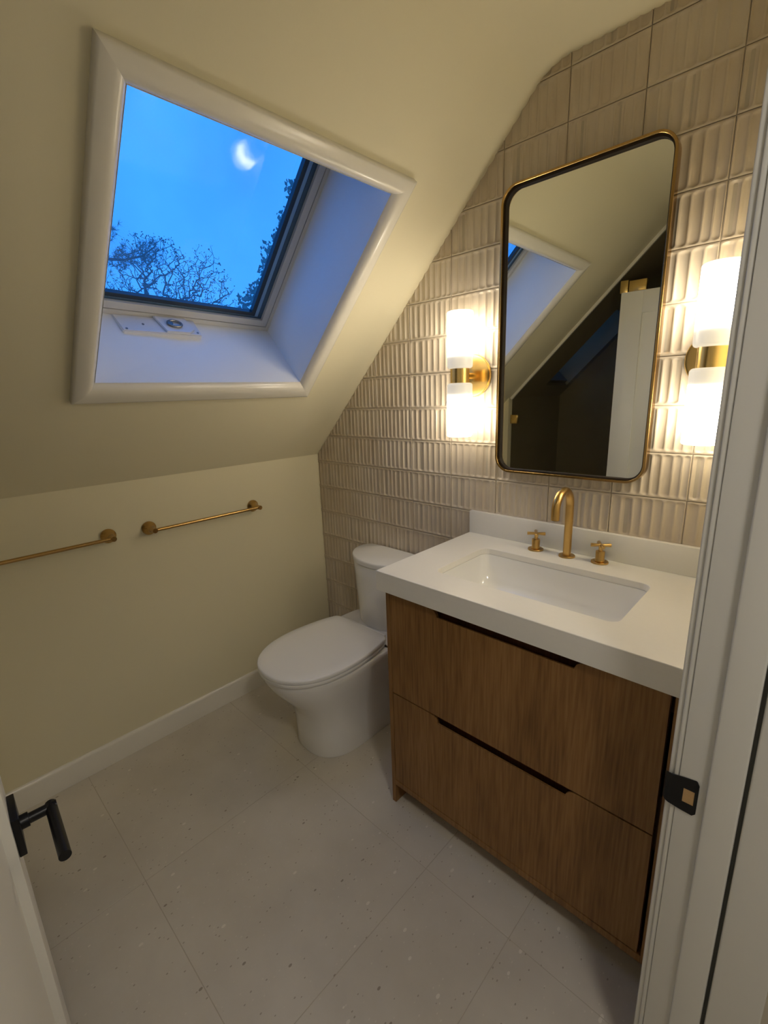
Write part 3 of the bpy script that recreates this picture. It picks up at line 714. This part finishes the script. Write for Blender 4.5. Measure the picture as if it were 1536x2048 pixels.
# ------------------------------------------------------------------ mirror
mx0, mx1, mz0, mz1 = 1.057, 1.541, 1.123, 2.016
mi = thing('mirror', 'tall rounded rectangular mirror in a slim brass frame above the faucet', 'mirror', ((mx0 + mx1) / 2, 0, mz0))
cxm = (mx0 + mx1) / 2
def mr_(i, y, r): return [(a - cxm, y, b - mz0) for a, b in rrect(mx0 + i, mx1 - i, mz0 + i, mz1 - i, r, 10)]
b_ = nb(); loft(b_, [mr_(0, -.001, .055), mr_(0, -.0325, .055), mr_(.0008, -.0335, .054), mr_(.0062, -.0335, .049), mr_(.007, -.0325, .048), mr_(.007, -.018, .048)], False, False)
obj('mirror_frame', b_, m_brass_dk, mi, smooth=30)
b_ = nb(); loft(b_, [mr_(.0072, -.018, .048), mr_(.0072, -.0225, .048), mr_(.0115, -.0225, .0435), mr_(.0115, -.012, .0435)], False, False); obj('inner_lip', b_, m_lip, mi)
b_ = nb(); t_ = bmesh.new(); vv = [t_.verts.new(p) for p in mr_(.0100, -.0125, .045)]; t_.faces.new(vv); merge(b_, t_); obj('mirror_glass', b_, m_mirror, mi)

# ------------------------------------------------------------------ sconces
def sconce(x, z, label):
    s = thing('wall_sconce', label, 'wall lamp', (x, 0, z), 0, 'brass and opal glass sconces beside the mirror')
    gy = -.088
    b = nb(); lathe(b, [(.074, .001), (.074, .010), (.072, .0125), (.066, .0135), (.002, .015)], RX, 64); obj('back_plate', b, m_brass_lt, s, smooth=40)
    b = nb(); lathe(b, [(.011, .012), (.011, .060)], RX, 24); obj('stem', b, m_brass_lt, s, smooth=40)
    b = nb(); lathe(b, [(.030, -.0255), (.033, -.0245), (.033, .0245), (.030, .0255)], Matrix.Translation((0, gy, 0)), 48); obj('collar', b, m_brass_lt, s, smooth=40)
    R = .0445; Lg = .186
    pf = [(.020, 0)] + [(R - .010 + .010 * math.sin(a), .010 - .010 * math.cos(a)) for a in [PI / 2 * k / 6 for k in range(7)]]
    pf += [(R, .03), (R, .06), (R, .12)] + [(R - .006 + .006 * math.cos(a), Lg - .006 + .006 * math.sin(a)) for a in [PI / 2 * k / 5 for k in range(6)]] + [(R - .012, Lg - .003), (.001, Lg - .006)]
    for sg_ in (1, -1):
        b = nb(); lathe(b, pf, n=48)
        o = obj('glass_shade', b, m_globe, s, smooth=50, loc=(0, gy, .024 * sg_), rot=(0 if sg_ > 0 else PI, 0, 0))
    return s
sconce(.943, 1.457, 'double opal glass wall lamp left of the mirror')
sconce(1.676, 1.462, 'double opal glass wall lamp right of the mirror, next to the doorway')

# ------------------------------------------------------------------ towel bars
def towel_bar(y0, y1, z, label):
    t = thing('towel_bar', label, 'towel bar', (0, (y0 + y1) / 2, z), 0, 'brass towel bars on the knee wall')
    ym = (y0 + y1) / 2
    for y in (y0, y1):
        b = nb(); lathe(b, [(.027, .0005), (.027, .007), (.0255, .0085), (.019, .014), (.0125, .024), (.0100, .036), (.0098, .070), (.0092, .0708)], Matrix.Translation((0, y - ym, 0)) @ RY, 32)
        obj('bracket', b, m_brass_dk, t, smooth=35)
    b = nb(); tube(b, [(.060, y0 - ym, 0), (.060, y1 - ym, 0)], .0068, 20); obj('bar', b, m_brass_dk, t, smooth=40)
    return t
towel_bar(-.868, -.403, .921, 'brass towel bar on the knee wall nearer the toilet')
towel_bar(-1.470, -1.014, .924, 'brass towel bar on the knee wall cut off by the left edge of the photo')

# ------------------------------------------------------------------ toilet
TX = .545
to = thing('toilet', 'white two piece toilet with a skirted base and closed lid beside the vanity', 'toilet', (TX, 0, 0))
def outline(w, yf, yb, ym, nf=2.25, nbk=5, n=48):
    P = []
    for k in range(n):
        a = 2 * PI * k / n; c, s = math.cos(a), math.sin(a)
        e = nf if s < 0 else nbk; L_ = (ym - yf) if s < 0 else (yb - ym)
        x = w * math.copysign(abs(c) ** (2 / (e if s < 0 else nbk)), c); y = ym + L_ * math.copysign(abs(s) ** (2 / e), s)
        P.append((x, y))
    return P
def lring(z, *a, **k): return [(x, y, z) for x, y in outline(*a, **k)]
b_ = nb()
lv_ = [(.0005, .146, -.582, -.03, -.40, 2.5), (.012, .148, -.587, -.03, -.40, 2.5), (.08, .149, -.586, -.03, -.40, 2.5), (.15, .151, -.590, -.03, -.41, 2.5), (.20, .157, -.607, -.03, -.42, 2.4), (.25, .168, -.640, -.03, -.43, 2.3),
       (.30, .180, -.680, -.03, -.44, 2.2), (.335, .188, -.704, -.03, -.45, 2.2), (.365, .193, -.719, -.03, -.45, 2.15), (.384, .195, -.724, -.03, -.45, 2.15), (.392, .192, -.721, -.033, -.45, 2.15), (.394, .186, -.714, -.038, -.45, 2.15)]
loft(b_, [lring(z, w, yf, yb, ym, nf=nf, nbk=7) for z, w, yf, yb, ym, nf in lv_], True, True)
obj('bowl', b_, m_ceram, to, smooth=60)
def spl(cp, n=40):
    # catmull-rom through (y,w) points -> closed outline
    out = []
    q = [cp[0]] + cp + [cp[-1]]
    for i in range(1, len(q) - 2):
        for k in range(5):
            t = k / 5; p = []
            for c in (0, 1):
                p0, p1, p2, p3 = q[i - 1][c], q[i][c], q[i + 1][c], q[i + 2][c]
                p.append(.5 * (2 * p1 + (p2 - p0) * t + (2 * p0 - 5 * p1 + 4 * p2 - p3) * t * t + (3 * p1 - p0 - 3 * p2 + p3) * t ** 3))
            out.append(p)
    out.append(list(cp[-1]))
    R = [(max(w, 0), y) for y, w in out]
    return [(x, y) for x, y in R] + [(-x, y) for x, y in reversed(R[1:-1])]
lid = [(-.247, 0), (-.247, .10), (-.249, .135), (-.256, .153), (-.270, .163), (-.33, .180), (-.42, .193), (-.50, .195), (-.58, .184), (-.64, .160), (-.685, .127), (-.715, .087), (-.731, .045), (-.736, 0)]
LO = spl(lid)
def sc(P, s, z, yc=-.49): return [(x * s, yc + (y - yc) * s, z) for x, y in P]
b_ = nb(); loft(b_, [sc(LO, .80, .3945), sc(LO, .802, .3982), sc(LO, .992, .3985), sc(LO, .996, .3995), sc(LO, .996, .4100), sc(LO, .99, .4112), sc(LO, .80, .4113)], True, True); obj('seat', b_, m_seat, to, smooth=50)
b_ = nb(); loft(b_, [sc(LO, .80, .4115), sc(LO, .802, .4152), sc(LO, .995, .4154), sc(LO, 1.0, .4162), sc(LO, 1.0, .423), sc(LO, .992, .4278), sc(LO, .975, .4300), sc(LO, .80, .4318), sc(LO, .4, .4335), sc(LO, .1, .4338)], True, True); obj('seat_lid', b_, m_seat, to, smooth=50)
b_ = nb(); box(b_, -.125, -.246, .3945, .125, -.222, .417, bev=.006, seg=3); obj('hinge_bar', b_, m_seat, to, smooth=50)
TX2 = .005
tk = [(-.03, .178), (-.05, .186), (-.075, .187), (-.11, .178), (-.15, .150), (-.18, .112), (-.20, .068), (-.208, .03), (-.209, 0)]
def tank_ring(s, z, g=0):
    cp = [(-.012, 0), (-.012, .10), (-.012, .155), (-.016, .168)] + tk
    P = spl(cp); return [(x * s + TX2, y * (1 + (s - 1) * .9) - g * 0, z) for x, y in P]
b_ = nb(); loft(b_, [tank_ring(.90, .3945), tank_ring(.905, .42), tank_ring(.93, .52), tank_ring(.962, .62), tank_ring(.975, .681), tank_ring(.965, .683)], True, True); obj('tank', b_, m_ceram, to, smooth=50)
b_ = nb(); loft(b_, [tank_ring(.975, .6855), tank_ring(1.0, .688), tank_ring(1.003, .703), tank_ring(.995, .709), tank_ring(.975, .7115), tank_ring(.5, .7125)], True, True); obj('tank_lid', b_, m_ceram, to, smooth=50)
b_ = nb(); tube(b_, [(.150, -.262, .404), (.158, -.268, .398), (.170, -.266, .3945), (.186, -.252, .3945), (.200, -.235, .392), (.21, -.20, .38), (.215, -.12, .30), (.215, -.05, .2), (.215, -.012, .18)], .0045, 10); obj('supply_hose', b_, m_hose, to, smooth=50)

# ------------------------------------------------------------------ trees outside the skylight
def P_(x, y, t):
    d = r2 * ((x - 768) / F) - u2 * ((y - 1024) / F) + fw
    return CAM + d.normalized() * t
def bare_tree():
    r = random.Random(6); ctr = P_(348, 655, 13.0); root_ = P_(350, 840, 13.0); g0 = Vector((root_.x, root_.y, -5.0))
    root = thing('bare_tree', 'fine branched small leaved tree beyond the bottom edge of the skylight', 'tree', g0)
    side = r2 - r2.dot(Vector((0, 0, 1))) * Vector((0, 0, 1)); side.normalize(); dep = side.cross(Vector((0, 0, 1)))
    pts = []
    while len(pts) < 2500:
        a, b, c = r.uniform(-1, 1), r.uniform(-1, 1), r.uniform(-1, 1); q = a * a + b * b + c * c
        if q > 1 or c < -.35 or (q < .3 and r.random() < .4): continue
        k = 1 + .12 * math.sin(7 * a + 3) + .08 * math.sin(13 * a)
        pts.append(ctr + side * a * 1.72 + dep * b * 1.2 + Vector((0, 0, 1)) * c * 1.95 * k)
    pts.sort(key=lambda p: (p - root_).length)
    P = [root_]; par = [-1]; pl = [0.0]
    for p in pts:
        best, bi_ = 1e9, 0
        for i, q in enumerate(P):
            d = (p - q).length
            if d < best:
                c = d + .16 * (d + pl[i])
                if c < best: best, bi_ = c, i
        d = (p - P[bi_]).length
        P.append(p); par.append(bi_); pl.append(pl[bi_] + d)
    cnt = [1] * len(P)
    for i in range(len(P) - 1, 0, -1): cnt[par[i]] += cnt[i]
    bm = nb(); lf = nb(); kids = set(par)
    def ring3(p, d, rad):
        x = d.cross(Vector((.3, .2, 1))).normalized(); y = d.cross(x).normalized()
        return [bm.verts.new(p + rad * (math.cos(2 * PI * j / 3) * x + math.sin(2 * PI * j / 3) * y) - g0) for j in range(3)]
    for i in range(1, len(P)):
        a, b = P[par[i]], P[i]; d = b - a
        if d.length < 1e-4: continue
        d.normalize(); A = ring3(a, d, .0035 + .0016 * cnt[i] ** .62); B = ring3(b, d, .0030 + .0013 * cnt[i] ** .62)
        for j in range(3): bm.faces.new((A[j], A[(j + 1) % 3], B[(j + 1) % 3], B[j]))
        if i not in kids:
            for q in range(3):
                c = b - g0 + Vector((r.gauss(0, .03), r.gauss(0, .03), r.gauss(.01, .03))); x = Vector((r.uniform(-1, 1), r.uniform(-1, 1), r.uniform(-1, 1))).normalized(); y = x.cross(d).normalized(); k = .024 * r.uniform(.6, 1.3)
                vv = [lf.verts.new(c + e) for e in (x * k, y * k * .6, -x * k, -y * k * .6)]; lf.faces.new(vv)
    tube(bm, [(0, 0, 0), root_ - g0], [.13, .07], 7, False)
    obj('branches', bm, m_bark, root); o = obj('foliage', lf, m_leafd, root); o['kind'] = 'stuff'
bare_tree()
def leafy(name, label, blobs, base, mleaf, n, ls, trunk=True):
    r = random.Random(8); root = thing(name, label, 'tree', base); B = Vector(base); lf = nb(); br = nb()
    for c, rad in blobs:
        c = c - B
        if trunk: tube(br, [Vector((0, 0, 0)), Vector((c.x * .2, c.y * .2, c.z * .7)), c], [.10, .05, .015], 5, False)
        for q in range(int(n * rad * rad)):
            a = Vector((r.gauss(0, 1), r.gauss(0, 1), r.gauss(0, 1))).normalized() * rad * r.uniform(.2, 1) ** .5; p = c + a
            x = Vector((r.uniform(-1, 1), r.uniform(-1, 1), r.uniform(-1, 1))).normalized(); y = x.cross(Vector((r.uniform(-1, 1), 1, .3))).normalized(); k = ls * r.uniform(.6, 1.4)
            vv = [lf.verts.new(p + e) for e in (x * k, y * k * .6, -x * k, -y * k * .6)]; lf.faces.new(vv)
    obj('trunk', br, m_bark, root); o = obj('foliage', lf, mleaf, root); o['kind'] = 'stuff'
    return root
gb = P_(640, 700, 10); 
blobs = [(P_(*q[:2], 10.0), q[2]) for q in ((508, 612, .33), (535, 600, .40), (492, 634, .16), (570, 590, .5), (542, 540, .24), (560, 515, .36), (590, 480, .4), (553, 478, .10), (575, 440, .2), (600, 420, .3), (586, 375, .14), (620, 380, .3), (640, 440, .5), (620, 520, .5), (620, 600, .6))]
leafy('leafy_tree', 'dark leafy tree at the right side of the skylight view', blobs, (gb.x, gb.y, -5.0), m_leafg, 2600, .045)
# pine, left
gp_ = P_(90, 640, 8.5)
def pine():
    r = random.Random(3); root = thing('pine_tree', 'dark pine tree whose bough reaches in at the left side of the skylight view', 'tree', (gp_.x, gp_.y, -5.0)); B = Vector(root.location); br = nb(); nd = nb()
    top = P_(70, 200, 8.5) - B
    tube(br, [Vector((0, 0, 0)), (P_(85, 450, 8.5) - B), top], [.14, .09, .03], 7, False)
    boughs = [[(85, 545), (150, 530), (205, 518), (250, 520), (285, 512), (311, 492)], [(85, 520), (150, 500), (190, 480), (210, 466), (222, 455)], [(85, 500), (160, 475), (205, 462)], [(80, 420), (150, 380), (205, 330)], [(80, 380), (150, 300), (200, 285)], [(80, 300), (140, 260), (190, 240)], [(85, 585), (150, 560), (205, 556)]]
    for bi_, bo in enumerate(boughs):
        P = [P_(x, y, 8.5 + .15 * math.sin(bi_)) - B for x, y in bo]; tube(br, P, [.035 * (1 - .8 * i / (len(P) - 1)) for i in range(len(P))], 5, False)
        for a, b in zip(P, P[1:]):
            for k in range(46 if bi_ == 0 else 20):
                c = a.lerp(b, r.random()) + Vector((r.gauss(0, .10), r.gauss(0, .10), r.gauss(.0, .045) if bi_ else r.gauss(-.0, .065)))
                for q in range(12):
                    d = Vector((r.gauss(0, 1), r.gauss(0, 1), r.gauss(.3, 1))).normalized() * .075; w = d.cross(Vector((1, .3, .2))).normalized() * .0035
                    vv = [nd.verts.new(c + w), nd.verts.new(c - w), nd.verts.new(c + d)]; nd.faces.new(vv)
    obj('branches', br, m_bark, root); o = obj('needles', nd, m_needle, root); o['kind'] = 'stuff'
pine()

gr = nb(); box(gr, -40, -30, -5.3, -.6, 30, -5.0); gs = struct(obj('ground', gr, mat('dark_lawn', (0.03, 0.06, 0.02), .9, noise=(1, .3)))); gs['label'] = 'ground outside far below the skylight'
